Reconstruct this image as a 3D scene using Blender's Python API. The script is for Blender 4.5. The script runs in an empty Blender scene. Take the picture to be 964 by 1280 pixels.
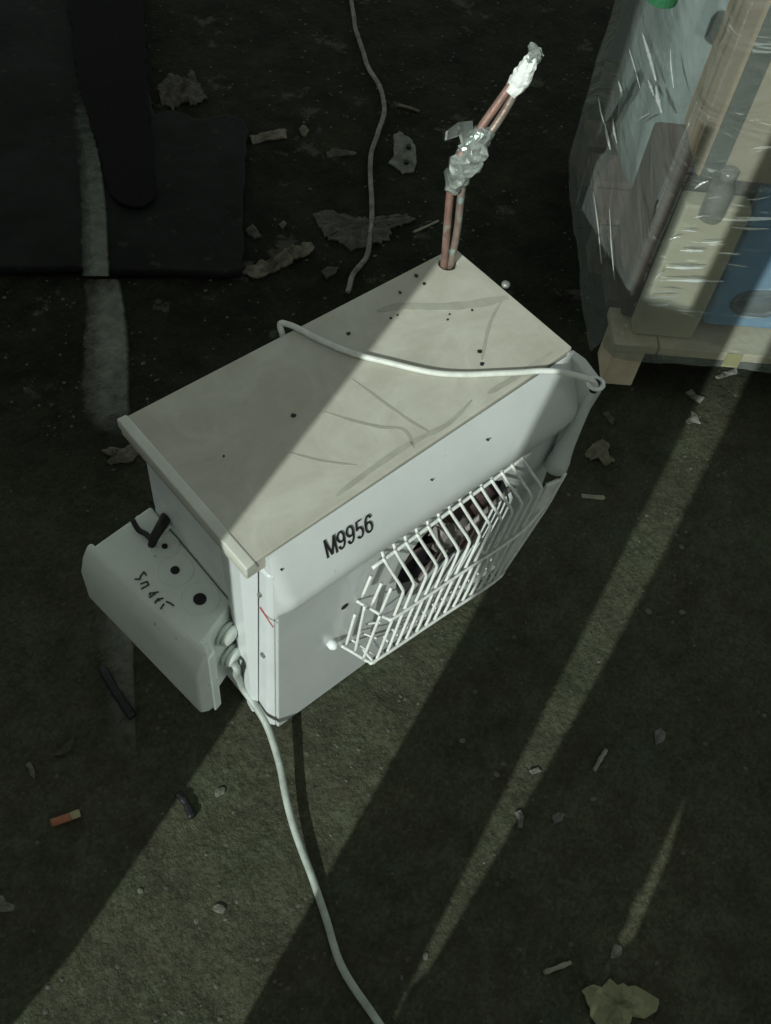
import bpy, bmesh, math, random
from mathutils import Vector, Matrix
from mathutils import noise as mn
rnd = random.Random(7)
S = bpy.context.scene
COL = S.collection

# ------------------------------------------------------------------ camera
F_PX, CX, CY, CAM_H = 1268.0, 482.0, 640.0, 1.45
up = -Vector((351 - CX, 1485 - CY, F_PX)).normalized()
ax = Vector((2601.5 - CX, -688.7 - CY, F_PX)); ax = (ax - ax.dot(up) * up).normalized()
ay = up.cross(ax)
ROT = Matrix((ax, ay, up))                       # camera axes (right, down, forward) -> world
CAM = Vector((0, 0, CAM_H))
cd = bpy.data.cameras.new('camera'); cam = bpy.data.objects.new('camera', cd); COL.objects.link(cam)
cd.sensor_fit = 'VERTICAL'; cd.sensor_height = 36.0; cd.lens = F_PX / 1280 * 36.0
cd.clip_start = 0.02; cd.clip_end = 300
right, down, fwd = ROT @ Vector((1, 0, 0)), ROT @ Vector((0, 1, 0)), ROT @ Vector((0, 0, 1))
M = Matrix((right, -down, -fwd)).transposed().to_4x4(); M.translation = CAM
cam.matrix_world = M
S.camera = cam

# measuring helpers: where a sight line of the camera meets a real plane
def ray(px, py): return ROT @ Vector((px - CX, py - CY, F_PX))
def at(px, py, z=0.0):
    d = ray(px, py); return CAM + d * ((z - CAM_H) / d.z)
def aty(px, py, y):
    d = ray(px, py); return CAM + d * (y / d.y)
def atx(px, py, x):
    d = ray(px, py); return CAM + d * (x / d.x)
def onplane(px, py, P, N):
    d = ray(px, py); return CAM + d * ((P - CAM).dot(N) / d.dot(N))

# ------------------------------------------------------------------ light
AZ, EL = math.radians(21.22), math.radians(30)
sun_dir = Vector((math.cos(EL) * math.cos(AZ), math.cos(EL) * math.sin(AZ), -math.sin(EL)))
sd = bpy.data.lights.new('sun', 'SUN'); sd.energy = 3.7; sd.angle = math.radians(0.3); sd.color = (0.92, 1.0, 0.93)
so = bpy.data.objects.new('sun', sd); COL.objects.link(so)
so.rotation_euler = sun_dir.to_track_quat('-Z', 'Y').to_euler(); so.location = (-4, -1.5, 3)
W = bpy.data.worlds.new('World'); S.world = W; W.use_nodes = True
wn = W.node_tree.nodes; wl = W.node_tree.links
bg = wn['Background']; bg.inputs['Strength'].default_value = 0.115
sky = wn.new('ShaderNodeTexSky'); sky.sky_type = 'NISHITA'; sky.sun_disc = False
sky.sun_elevation = EL; sky.sun_rotation = math.atan2(-sun_dir.x, -sun_dir.y)
hs = wn.new('ShaderNodeHueSaturation'); hs.inputs['Saturation'].default_value = 0.12
mu = wn.new('ShaderNodeMix'); mu.data_type = 'RGBA'; mu.blend_type = 'MULTIPLY'; mu.inputs[0].default_value = 1.0
mu.inputs[7].default_value = (0.91, 1.0, 0.88, 1)
wl.new(sky.outputs[0], hs.inputs['Color']); wl.new(hs.outputs[0], mu.inputs[6]); wl.new(mu.outputs[2], bg.inputs['Color'])
S.view_settings.view_transform = 'Standard'; S.view_settings.look = 'None'
S.view_settings.exposure = 0.0; S.view_settings.gamma = 1.0
S.cycles.use_denoising = True
S.cycles.max_bounces = 6; S.cycles.transparent_max_bounces = 12

# ------------------------------------------------------------------ materials
def mat(name, base, dark=None, scale=40, rough=0.6, bump=0.1, bscale=200, metal=0.0, spec=0.4, spots=None, spot_scale=60, spot_amt=0.62, coat=0.0, detail=6):
    m = bpy.data.materials.new(name); m.use_nodes = True
    t = m.node_tree; nd = t.nodes; lk = t.links
    p = nd['Principled BSDF']
    tc = nd.new('ShaderNodeTexCoord'); src = tc.outputs['Object']
    p.inputs['Roughness'].default_value = rough; p.inputs['Metallic'].default_value = metal
    p.inputs['Specular IOR Level'].default_value = spec; p.inputs['Coat Weight'].default_value = coat
    p.inputs['Coat Roughness'].default_value = 0.08
    if dark is None: dark = tuple(c * 0.75 for c in base)
    n = nd.new('ShaderNodeTexNoise'); n.inputs['Scale'].default_value = scale; n.inputs['Detail'].default_value = detail
    n.inputs['Roughness'].default_value = 0.65
    lk.new(src, n.inputs['Vector'])
    r = nd.new('ShaderNodeValToRGB'); r.color_ramp.elements[0].position = 0.32; r.color_ramp.elements[1].position = 0.66
    r.color_ramp.elements[0].color = (*dark, 1); r.color_ramp.elements[1].color = (*base, 1)
    lk.new(n.outputs['Fac'], r.inputs['Fac']); out = r.outputs['Color']
    if spots:
        n2 = nd.new('ShaderNodeTexNoise'); n2.inputs['Scale'].default_value = spot_scale; n2.inputs['Detail'].default_value = 3
        lk.new(src, n2.inputs['Vector'])
        r2 = nd.new('ShaderNodeValToRGB'); r2.color_ramp.elements[0].position = spot_amt; r2.color_ramp.elements[1].position = spot_amt + 0.06
        r2.color_ramp.elements[0].color = (0, 0, 0, 1); r2.color_ramp.elements[1].color = (1, 1, 1, 1)
        lk.new(n2.outputs['Fac'], r2.inputs['Fac'])
        mx = nd.new('ShaderNodeMix'); mx.data_type = 'RGBA'; mx.inputs[7].default_value = (*spots, 1)
        lk.new(r2.outputs['Color'], mx.inputs[0]); lk.new(out, mx.inputs[6]); out = mx.outputs[2]
    lk.new(out, p.inputs['Base Color'])
    if bump:
        nb = nd.new('ShaderNodeTexNoise'); nb.inputs['Scale'].default_value = bscale; nb.inputs['Detail'].default_value = 5
        lk.new(src, nb.inputs['Vector'])
        b = nd.new('ShaderNodeBump'); b.inputs['Strength'].default_value = bump; b.inputs['Distance'].default_value = 0.01
        lk.new(nb.outputs['Fac'], b.inputs['Height']); lk.new(b.outputs['Normal'], p.inputs['Normal'])
    return m

def ground_material():
    m = bpy.data.materials.new('dirty_asphalt'); m.use_nodes = True
    t = m.node_tree; nd = t.nodes; lk = t.links; p = nd['Principled BSDF']
    tc = nd.new('ShaderNodeTexCoord'); src = tc.outputs['Object']
    def noise(sc, det=8, ro=0.65):
        n = nd.new('ShaderNodeTexNoise'); n.inputs['Scale'].default_value = sc; n.inputs['Detail'].default_value = det
        n.inputs['Roughness'].default_value = ro; lk.new(src, n.inputs['Vector']); return n.outputs['Fac']
    def ramp(f, a, b, c0, c1):
        r = nd.new('ShaderNodeValToRGB'); r.color_ramp.elements[0].position = a; r.color_ramp.elements[1].position = b
        r.color_ramp.elements[0].color = (*c0, 1); r.color_ramp.elements[1].color = (*c1, 1)
        lk.new(f, r.inputs['Fac']); return r.outputs['Color']
    def mix(a, b, f, mode='MIX'):
        x = nd.new('ShaderNodeMix'); x.data_type = 'RGBA'; x.blend_type = mode
        if isinstance(f, float): x.inputs[0].default_value = f
        else: lk.new(f, x.inputs[0])
        lk.new(a, x.inputs[6]); lk.new(b, x.inputs[7]); return x.outputs[2]
    big = ramp(noise(2.6, 5), 0.35, 0.68, (0.046, 0.049, 0.034), (0.083, 0.083, 0.056))
    green = ramp(noise(7, 6), 0.45, 0.75, (0.058, 0.060, 0.041), (0.050, 0.074, 0.043))
    c = mix(big, green, 0.5)
    grit = ramp(noise(150, 4, 0.8), 0.3, 0.72, (0.78, 0.78, 0.78), (1.16, 1.16, 1.14))
    c = mix(c, grit, 1.0, 'MULTIPLY')
    vo = nd.new('ShaderNodeTexVoronoi'); vo.inputs['Scale'].default_value = 210; lk.new(src, vo.inputs['Vector'])
    bw = nd.new('ShaderNodeSeparateColor'); lk.new(vo.outputs['Color'], bw.inputs[0])
    c = mix(c, ramp(bw.outputs[0], 0.0, 1.0, (0.80, 0.80, 0.79), (1.20, 1.20, 1.18)), 1.0, 'MULTIPLY')
    patch = ramp(noise(17, 9, 0.78), 0.34, 0.60, (0.50, 0.47, 0.44), (1.08, 1.08, 1.05))
    c = mix(c, patch, 0.8, 'MULTIPLY')
    pale = nd.new('ShaderNodeRGB'); pale.outputs[0].default_value = (0.13, 0.125, 0.10, 1)
    sp = ramp(noise(95, 3, 0.6), 0.735, 0.77, (0, 0, 0), (1, 1, 1))
    c = mix(c, pale.outputs[0], sp)
    sx = nd.new('ShaderNodeSeparateXYZ'); lk.new(src, sx.inputs[0])
    def math_(op, a, b):
        n = nd.new('ShaderNodeMath'); n.operation = op
        for k, q in enumerate((a, b)):
            if isinstance(q, float): n.inputs[k].default_value = q
            else: lk.new(q, n.inputs[k])
        return n.outputs[0]
    e = math_('ADD', math_('MULTIPLY', sx.outputs[0], 0.5), sx.outputs[1])
    e = math_('ADD', e, math_('MULTIPLY', noise(3.0, 6), 0.7))
    e = math_('MULTIPLY', e, 0.4)
    back_shade = ramp(e, 0.50, 0.72, (0, 0, 0), (1, 1, 1))  # painted shade: ground darkened towards the back, with a ragged edge
    shaded = mix(c, ramp(noise(9, 7, 0.7), 0.35, 0.75, (0.12, 0.13, 0.12), (0.42, 0.42, 0.38)), 1.0, 'MULTIPLY')
    c = mix(c, shaded, back_shade)
    crust = nd.new('ShaderNodeRGB'); crust.outputs[0].default_value = (0.062, 0.060, 0.050, 1)
    cf = math_('MULTIPLY', ramp(noise(7.5, 10, 0.72), 0.585, 0.625, (0, 0, 0), (1, 1, 1)), back_shade)
    c = mix(c, crust.outputs[0], math_('MULTIPLY', cf, 0.75))
    lk.new(c, p.inputs['Base Color']); p.inputs['Roughness'].default_value = 0.95
    p.inputs['Specular IOR Level'].default_value = 0.15
    b1 = nd.new('ShaderNodeBump'); b1.inputs['Strength'].default_value = 0.4; b1.inputs['Distance'].default_value = 0.006
    lk.new(noise(120, 6, 0.75), b1.inputs['Height'])
    b2 = nd.new('ShaderNodeBump'); b2.inputs['Strength'].default_value = 0.5; b2.inputs['Distance'].default_value = 0.03
    lk.new(noise(14, 5), b2.inputs['Height']); lk.new(b1.outputs['Normal'], b2.inputs['Normal'])
    lk.new(b2.outputs['Normal'], p.inputs['Normal'])
    return m

M_ground = ground_material()
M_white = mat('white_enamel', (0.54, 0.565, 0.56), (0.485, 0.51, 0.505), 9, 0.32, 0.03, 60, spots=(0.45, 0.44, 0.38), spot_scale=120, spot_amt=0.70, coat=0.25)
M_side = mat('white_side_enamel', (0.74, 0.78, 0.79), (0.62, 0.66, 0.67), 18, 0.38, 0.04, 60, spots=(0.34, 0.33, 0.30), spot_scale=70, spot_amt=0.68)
M_whiteb = mat('white_enamel_sidelit', (0.62, 0.65, 0.66), (0.57, 0.60, 0.605), 9, 0.32, 0.03, 60, spots=(0.5, 0.5, 0.45), spot_scale=120, spot_amt=0.71, coat=0.25)  # same white enamel, lighter: light on the side put into the colour
M_wire = mat('white_wire_coating', (0.72, 0.74, 0.72), (0.58, 0.60, 0.56), 120, 0.35, 0.03, 300)
M_beige = None
M_box = mat('pale_grey_plastic', (0.69, 0.745, 0.69), (0.60, 0.655, 0.605), 12, 0.42, 0.03, 120, spots=(0.30, 0.31, 0.27), spot_scale=50, spot_amt=0.69)
M_dark = mat('dark_void_paint', (0.010, 0.009, 0.010), (0.006, 0.005, 0.006), 60, 0.7, 0.1)
M_fan = mat('dusty_fan_plastic', (0.10, 0.065, 0.065), (0.04, 0.028, 0.03), 60, 0.5, 0.1)
M_motor = mat('motor_grey', (0.24, 0.22, 0.21), (0.12, 0.10, 0.10), 50, 0.5, 0.1)
M_rubber = mat('black_rubber', (0.012, 0.012, 0.014), (0.008, 0.008, 0.009), 80, 0.5, 0.1)
M_ink = mat('black_ink', (0.012, 0.013, 0.013), (0.008, 0.008, 0.008), 100, 0.6, 0)
M_pen = mat('faded_marker', (0.05, 0.06, 0.055), (0.03, 0.035, 0.03), 200, 0.7, 0)
M_red = mat('red_scratch', (0.42, 0.08, 0.07), None, 200, 0.6, 0)
M_steel = mat('dull_steel', (0.34, 0.34, 0.32), (0.18, 0.18, 0.17), 200, 0.45, 0.1, metal=0.5)
M_copper = mat('tarnished_copper', (0.33, 0.185, 0.15), (0.15, 0.10, 0.085), 45, 0.5, 0.2, 150, metal=0.25, spots=(0.26, 0.25, 0.22), spot_scale=40, spot_amt=0.63)
M_copper2 = mat('greened_copper', (0.30, 0.26, 0.23), (0.22, 0.15, 0.12), 50, 0.45, 0.15, 150, metal=0.4, spots=(0.30, 0.42, 0.42), spot_scale=32, spot_amt=0.57)
M_foil = mat('silver_tape', (0.52, 0.56, 0.54), (0.34, 0.38, 0.36), 50, 0.24, 0.25, 60, metal=0.65, spec=0.7, coat=0.4)
M_tapew = mat('white_tape', (0.85, 0.87, 0.84), (0.72, 0.74, 0.71), 80, 0.45, 0.5, 120)
M_cablew = mat('white_cable_sheath', (0.66, 0.68, 0.64), (0.52, 0.54, 0.50), 60, 0.4, 0.03)
M_cableg = mat('grey_cable_sheath', (0.40, 0.44, 0.40), (0.26, 0.29, 0.26), 50, 0.5, 0.05)
M_cord = mat('dusty_cord', (0.22, 0.21, 0.19), (0.07, 0.07, 0.06), 45, 0.8, 0.3)
M_stone = mat('pale_pebble', (0.17, 0.165, 0.135), (0.08, 0.078, 0.065), 120, 0.9, 0.4)
M_scrap = mat('pale_scrap', (0.175, 0.18, 0.155), (0.075, 0.075, 0.063), 50, 0.9, 0.5, 130)
M_bark = mat('dry_bark', (0.155, 0.14, 0.105), (0.05, 0.045, 0.035), 45, 0.9, 0.6, 120)
M_dimscrap = mat('dim_scrap', (0.085, 0.08, 0.066), (0.038, 0.036, 0.031), 40, 0.95, 0.6, 120)
M_leaf = mat('pale_green_leaf', (0.25, 0.25, 0.145), (0.15, 0.165, 0.09), 22, 0.75, 0.35, 70)
M_deadleaf = mat('dead_leaf', (0.16, 0.145, 0.10), (0.07, 0.065, 0.045), 40, 0.85, 0.4, 90)
M_stick = mat('pale_wood_stick', (0.27, 0.27, 0.20), (0.18, 0.175, 0.13), 50, 0.85, 0.3)
M_orange = mat('orange_filter_paper', (0.38, 0.15, 0.085), (0.28, 0.10, 0.06), 90, 0.8, 0.2)
M_butt = mat('cream_paper', (0.36, 0.32, 0.20), (0.28, 0.24, 0.15), 90, 0.8, 0.2)
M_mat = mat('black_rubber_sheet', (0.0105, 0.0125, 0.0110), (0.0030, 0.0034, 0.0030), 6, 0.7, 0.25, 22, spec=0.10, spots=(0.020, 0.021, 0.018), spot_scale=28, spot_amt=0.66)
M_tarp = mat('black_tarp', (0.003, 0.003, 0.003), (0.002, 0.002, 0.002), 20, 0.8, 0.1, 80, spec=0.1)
M_light_strip = mat('light_strip_paint', (0.135, 0.14, 0.118), (0.045, 0.046, 0.038), 34, 0.95, 0.5, 150, spots=(0.035, 0.035, 0.03), spot_scale=55, spot_amt=0.60)
M_light_strip_b = mat('light_strip_on_sheet', (0.095, 0.105, 0.088), (0.04, 0.043, 0.037), 30, 0.95, 0.4, 150)
M_pallet = mat('pallet_pine', (0.66, 0.58, 0.43), (0.50, 0.41, 0.285), 18, 0.75, 0.25, 60)
M_carton = mat('brown_carton', (0.40, 0.285, 0.17), (0.29, 0.195, 0.115), 9, 0.75, 0.1, 40)
M_cartondk = mat('maroon_brown_carton', (0.10, 0.058, 0.042), (0.055, 0.035, 0.028), 10, 0.75, 0.1, 40)
M_cartonbg = mat('beige_carton', (0.50, 0.45, 0.32), (0.42, 0.37, 0.26), 10, 0.7, 0.1, 40)
M_cartont = mat('tan_board', (0.42, 0.345, 0.25), (0.32, 0.26, 0.19), 9, 0.75, 0.1, 40)
M_blue = mat('blue_plastic', (0.17, 0.36, 0.60), (0.13, 0.28, 0.48), 9, 0.35, 0.1, 20)
M_bluedk = mat('slate_plastic', (0.07, 0.11, 0.15), None, 9, 0.35, 0.1, 20)
M_greydk = mat('dark_green_strap', (0.035, 0.05, 0.035), None, 30, 0.6, 0.2)
M_green = mat('green_lid', (0.03, 0.13, 0.06), None, 30, 0.4, 0.1)
M_yellow = mat('yellow_light_patch', (0.42, 0.36, 0.10), None, 40, 0.5, 0.1)
M_bag = mat('grey_plastic_bag', (0.36, 0.42, 0.43), (0.20, 0.24, 0.25), 7, 0.28, 0.5, 22, spec=0.6)
M_bottle = mat('cloudy_bottle', (0.22, 0.23, 0.21), (0.15, 0.16, 0.15), 20, 0.15, 0.2, 60, spec=0.8)
M_blocker = mat('light_blocker_board', (0.10, 0.085, 0.065), (0.06, 0.05, 0.04), 8, 0.85, 0.3, 40)

def beige_material():
    m = mat('grimy_beige_tray', (0.495, 0.485, 0.430), (0.425, 0.412, 0.358), 7, 0.55, 0.05, 30, spots=(0.05, 0.045, 0.04), spot_scale=48, spot_amt=0.775)
    t = m.node_tree; nd = t.nodes; lk = t.links; p = nd['Principled BSDF']
    old = p.inputs['Base Color'].links[0].from_socket
    tc = nd.new('ShaderNodeTexCoord')
    n = nd.new('ShaderNodeTexNoise'); n.inputs['Scale'].default_value = 11; n.inputs['Detail'].default_value = 9; n.inputs['Roughness'].default_value = 0.7
    n.inputs['Distortion'].default_value = 1.2; lk.new(tc.outputs['Object'], n.inputs['Vector'])
    r = nd.new('ShaderNodeValToRGB'); r.color_ramp.elements[0].position = 0.40; r.color_ramp.elements[1].position = 0.66
    r.color_ramp.elements[0].color = (0.84, 0.83, 0.79, 1); r.color_ramp.elements[1].color = (1.06, 1.06, 1.05, 1)
    lk.new(n.outputs['Fac'], r.inputs['Fac'])
    x = nd.new('ShaderNodeMix'); x.data_type = 'RGBA'; x.blend_type = 'MULTIPLY'; x.inputs[0].default_value = 0.8
    lk.new(old, x.inputs[6]); lk.new(r.outputs['Color'], x.inputs[7]); lk.new(x.outputs[2], p.inputs['Base Color'])
    return m
M_beige = beige_material()
M_streak = mat('tray_streak', (0.37, 0.365, 0.31), (0.29, 0.285, 0.24), 30, 0.75, 0.1, 60)
M_rim = mat('rim_enamel', (0.60, 0.61, 0.55), (0.50, 0.505, 0.45), 12, 0.5, 0.05, 30)

def film_material():
    m = bpy.data.materials.new('clear_stretch_film'); m.use_nodes = True
    t = m.node_tree; nd = t.nodes; lk = t.links; nd.remove(nd['Principled BSDF'])
    out = nd['Material Output']
    tr = nd.new('ShaderNodeBsdfTransparent'); tr.inputs[0].default_value = (0.86, 0.89, 0.87, 1)
    gl = nd.new('ShaderNodeBsdfGlossy'); gl.inputs['Roughness'].default_value = 0.13; gl.inputs['Color'].default_value = (0.9, 0.95, 0.95, 1)
    df = nd.new('ShaderNodeBsdfDiffuse'); df.inputs['Color'].default_value = (0.55, 0.60, 0.57, 1)
    tc = nd.new('ShaderNodeTexCoord')
    mp = nd.new('ShaderNodeMapping'); mp.inputs['Scale'].default_value = (2.5, 2.5, 8)
    mp.inputs['Rotation'].default_value = (0.0, 0.25, 0.2)
    n = nd.new('ShaderNodeTexNoise'); n.inputs['Scale'].default_value = 2.2; n.inputs['Detail'].default_value = 3; n.inputs['Roughness'].default_value = 0.5; n.inputs['Distortion'].default_value = 0.8
    lk.new(tc.outputs['Object'], mp.inputs[0]); lk.new(mp.outputs[0], n.inputs['Vector'])
    b = nd.new('ShaderNodeBump'); b.inputs['Strength'].default_value = 0.55; b.inputs['Distance'].default_value = 0.03
    lk.new(n.outputs['Fac'], b.inputs['Height'])
    lk.new(b.outputs['Normal'], gl.inputs['Normal']); lk.new(b.outputs['Normal'], df.inputs['Normal'])
    m1 = nd.new('ShaderNodeMixShader'); m1.inputs[0].default_value = 0.42
    lk.new(gl.outputs[0], m1.inputs[1]); lk.new(df.outputs[0], m1.inputs[2])
    m2 = nd.new('ShaderNodeMixShader'); m2.inputs[0].default_value = 0.33
    lk.new(tr.outputs[0], m2.inputs[1]); lk.new(m1.outputs[0], m2.inputs[2])
    lk.new(m2.outputs[0], out.inputs['Surface'])
    return m
M_film = film_material()
M_bottle.node_tree.nodes['Principled BSDF'].inputs['Alpha'].default_value = 0.5
M_fold = mat('film_fold', (0.62, 0.66, 0.65), None, 60, 0.12, 0.05, 60, spec=0.9, coat=0.6)
M_fold.node_tree.nodes['Principled BSDF'].inputs['Alpha'].default_value = 0.55
M_palletdk = mat('shaded_pallet_wood', (0.13, 0.085, 0.06), (0.07, 0.045, 0.035), 18, 0.8, 0.25, 60)  # pallet pine darkened: shade and film dimming put into the colour

# ------------------------------------------------------------------ builders
def tag(o, label=None, cat=None, group=None, kind=None):
    if label: o['label'] = label
    if cat: o['category'] = cat
    if group: o['group'] = group
    if kind: o['kind'] = kind
    return o
def empty(name, loc, label, cat, group=None):
    o = bpy.data.objects.new(name, None); COL.objects.link(o); o.location = loc; o.empty_display_size = 0.05
    return tag(o, label, cat, group)
def link(name, bm, m, parent=None, smooth=False, bevel=0.0, seg=3):
    me = bpy.data.meshes.new(name)
    bmesh.ops.recalc_face_normals(bm, faces=bm.faces)
    if parent is not None:
        off = parent.matrix_world.translation if False else world_loc(parent)
        for v in bm.verts: v.co -= off
    bm.to_mesh(me); bm.free(); me.materials.append(m)
    for p in me.polygons: p.use_smooth = smooth
    o = bpy.data.objects.new(name, me); COL.objects.link(o)
    if parent is not None: o.parent = parent
    if bevel:
        b = o.modifiers.new('bevel', 'BEVEL'); b.width = bevel; b.segments = seg; b.limit_method = 'ANGLE'; b.angle_limit = math.radians(35)
        for p in me.polygons: p.use_smooth = True
        w = o.modifiers.new('normals', 'WEIGHTED_NORMAL')
    return o
def world_loc(o):
    l = Vector((0, 0, 0))
    while o is not None: l += Vector(o.location); o = o.parent
    return l
def B(): return bmesh.new()
def hexa(bm, pts):                                   # 8 points: 4 bottom, 4 top
    v = [bm.verts.new(p) for p in pts]
    for f in ((0, 3, 2, 1), (4, 5, 6, 7), (0, 1, 5, 4), (1, 2, 6, 5), (2, 3, 7, 6), (3, 0, 4, 7)): bm.faces.new([v[i] for i in f])
def box(bm, x0, x1, y0, y1, z0, z1):
    hexa(bm, [(x0, y0, z0), (x1, y0, z0), (x1, y1, z0), (x0, y1, z0), (x0, y0, z1), (x1, y0, z1), (x1, y1, z1), (x0, y1, z1)])
def smooth_path(pts, n=6):
    pts = [Vector(p) for p in pts]; out = []
    for i in range(len(pts) - 1):
        p0 = pts[max(i - 1, 0)]; p1 = pts[i]; p2 = pts[i + 1]; p3 = pts[min(i + 2, len(pts) - 1)]
        for k in range(n):
            t = k / n
            out.append(0.5 * ((2 * p1) + (p2 - p0) * t + (2 * p0 - 5 * p1 + 4 * p2 - p3) * t * t + (3 * p1 - p0 - 3 * p2 + p3) * t ** 3))
    out.append(pts[-1]); return out
def tube(bm, pts, r, n=10, radii=None, cap=True):
    pts = [Vector(p) for p in pts]; rings = []
    ref = Vector((0.31, 0.17, 0.93))
    for i, p in enumerate(pts):
        t = (pts[min(i + 1, len(pts) - 1)] - pts[max(i - 1, 0)]).normalized()
        a = t.cross(ref)
        if a.length < 1e-3: a = t.cross(Vector((1, 0, 0)))
        a.normalize(); b = t.cross(a); rr = radii[i] if radii else r
        rings.append([bm.verts.new(p + (a * math.cos(2 * math.pi * k / n) + b * math.sin(2 * math.pi * k / n)) * rr) for k in range(n)])
    for i in range(len(rings) - 1):
        for k in range(n): bm.faces.new([rings[i][k], rings[i][(k + 1) % n], rings[i + 1][(k + 1) % n], rings[i + 1][k]])
    if cap: bm.faces.new(rings[0][::-1]); bm.faces.new(rings[-1])
    return rings
def cyl(bm, p, q, r, n=16): return tube(bm, [p, q], r, n)
def sheet(bm, poly, thick, nrm=Vector((0, 0, 1))):   # flat polygon with thickness
    a = [bm.verts.new(Vector(p)) for p in poly]; b = [bm.verts.new(Vector(p) + nrm * thick) for p in poly]
    bm.faces.new(a[::-1]); bm.faces.new(b)
    for i in range(len(a)):
        j = (i + 1) % len(a); bm.faces.new([a[i], a[j], b[j], b[i]])
def densify(pts, step, jit, closed=True):
    out = []; n = len(pts)
    for i in range(n if closed else n - 1):
        p, q = Vector(pts[i]), Vector(pts[(i + 1) % n]); k = max(1, int((q - p).length / step))
        for j in range(k):
            w = p.lerp(q, j / k); out.append(w + Vector((rnd.uniform(-jit, jit), rnd.uniform(-jit, jit), 0)))
    return out
def flake(name, label, cat, px, m, z=0.0, thick=0.004, crumple=0.006, jit=0.0012, group=None, parent=None):
    """a scrap lying on the ground: outline given on the ground plane, crumpled, with thickness"""
    poly = densify([at(x, y, z + 0.004) for x, y in px], 0.007, jit)
    c = sum(poly, Vector()) / len(poly)
    bm = B(); rings = []
    for s in (1.0, 0.85, 0.68, 0.5, 0.3, 0.12):
        ring = []
        for p in poly:
            q = c + (p - c) * s
            q.z = z + 0.003 + max(0.0, crumple * (0.35 + 0.5 * (1 - s)) * (0.55 + 1.5 * mn.noise(Vector((q.x * 55, q.y * 55, crumple * 900 + len(px)))) + 0.5 * mn.noise(Vector((q.x * 150, q.y * 150, 2.0)))))
            ring.append(bm.verts.new(q))
        rings.append(ring)
    n = len(poly); cv = bm.verts.new(c + Vector((0, 0, 0.003 + crumple * 0.6)))
    cv.co.z = z + 0.003 + max(0.0, crumple * 0.85 * (0.55 + 1.5 * mn.noise(Vector((c.x * 55, c.y * 55, crumple * 900 + len(px))))))
    for a, b in zip(rings, rings[1:]):
        for i in range(n): bm.faces.new([a[i], a[(i + 1) % n], b[(i + 1) % n], b[i]])
    for i in range(n): bm.faces.new([rings[-1][i], rings[-1][(i + 1) % n], cv])
    low = [bm.verts.new(Vector((v.co.x, v.co.y, max(z + 0.0005, v.co.z - thick)))) for v in rings[0]]
    for i in range(n): bm.faces.new([rings[0][(i + 1) % n], rings[0][i], low[i], low[(i + 1) % n]])
    bm.faces.new(low)
    base = Vector((c.x, c.y, z))
    for v in bm.verts: v.co -= base
    o = link(name, bm, m); o.location = base
    return tag(o, label, cat, group)
def stick(name, label, cat, pts, r, m, z=0.0, group=None, lift=0.0):
    P = [at(x, y, z + r) + Vector((0, 0, r * 0.9 + z - (z + r) + lift * i)) for i, (x, y) in enumerate(pts)]
    P = smooth_path(P, 5); base = Vector(P[0]); base.z = z
    bm = B(); tube(bm, P, r, 7, [r * rnd.uniform(0.75, 1.15) for _ in P])
    for v in bm.verts: v.co -= base
    o = link(name, bm, m, smooth=True); o.location = base
    return tag(o, label, cat, group)

# ------------------------------------------------------------------ ground
bm = B()
gs = [-60, -20, -6, -2] + [-1 + 0.1 * i for i in range(1, 50)] + [5, 8, 20, 60]
V = {}
for i, x in enumerate(gs):
    for j, y in enumerate(gs): V[i, j] = bm.verts.new((x, y, 0))
for i in range(len(gs) - 1):
    for j in range(len(gs) - 1): bm.faces.new([V[i, j], V[i + 1, j], V[i + 1, j + 1], V[i, j + 1]])
tag(link('ground', bm, M_ground), kind='structure')

# added unseen boards behind the photographer, gaps cut to shape the lamp's light strips
AZV = Vector((math.cos(AZ), math.sin(AZ), 0)); UV = Vector((-math.sin(AZ), math.cos(AZ), 0)); S0 = -0.9; TE = math.tan(EL)
light_blocker = bpy.data.objects.new('light_blocker', None); COL.objects.link(light_blocker); light_blocker.location = AZV * S0; tag(light_blocker, kind='structure')
def blocker_plank(poly):                                     # outline in (along the blocker, height)
    bm = B(); sheet(bm, [AZV * S0 + UV * u + Vector((0, 0, z)) for u, z in poly], -0.03, AZV)
    link('blocker_plank', bm, M_blocker, light_blocker)
def vs(s): return (s - S0) * TE
blocker_plank([(0.372, vs(0.15)), (0.372, 3.0), (1.3, 3.0), (1.3, 0), (0.40, 0), (0.388, vs(-0.02)), (0.372, vs(0.12))])
blocker_plank([(1.3, 0), (1.3, 3.0), (2.6, 3.0), (2.6, 0)])
blocker_plank([(0.134, 0), (0.135, vs(0.8)), (0.150, vs(1.2)), (0.150, 1.56), (0.062, 1.56), (0.062, 0)])
blocker_plank([(0.128, 1.56), (0.150, 1.56), (0.150, 1.90), (0.128, 1.90)])  # gap around this piece added to light the pallet load
blocker_plank([(-0.031, 0), (-0.031, vs(0.5)), (-0.037, vs(1.3)), (-0.037, 3.0), (0.050, 3.0), (0.050, 1.56), (0.062, 1.56), (0.062, 0)])
blocker_plank([(-0.033, 0), (-0.033, vs(0.27)), (-0.045, vs(0.30)), (-0.060, vs(0.48)), (-0.083, vs(0.81)), (-0.097, vs(1.1)), (-0.103, vs(1.4)), (-0.102, 3.0), (-0.258, 3.0), (-0.258, vs(0.57)), (-0.256, vs(0.45)), (-0.256, 0)])
blocker_plank([(-0.256, 0), (-0.257, vs(0.455)), (-0.273, vs(0.47)), (-0.279, vs(0.62)), (-0.272, vs(0.735)), (-0.262, vs(0.56)), (-0.258, vs(0.57)), (-0.258, 3.0), (-0.50, 3.0), (-0.50, 0)])
blocker_plank([(-0.50, 0), (-0.50, 3.0), (-1.6, 3.0), (-1.6, 0)])
blocker_plank([(0.050, 2.72), (0.050, 3.0), (0.372, 3.0), (0.372, 2.72)])
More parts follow.
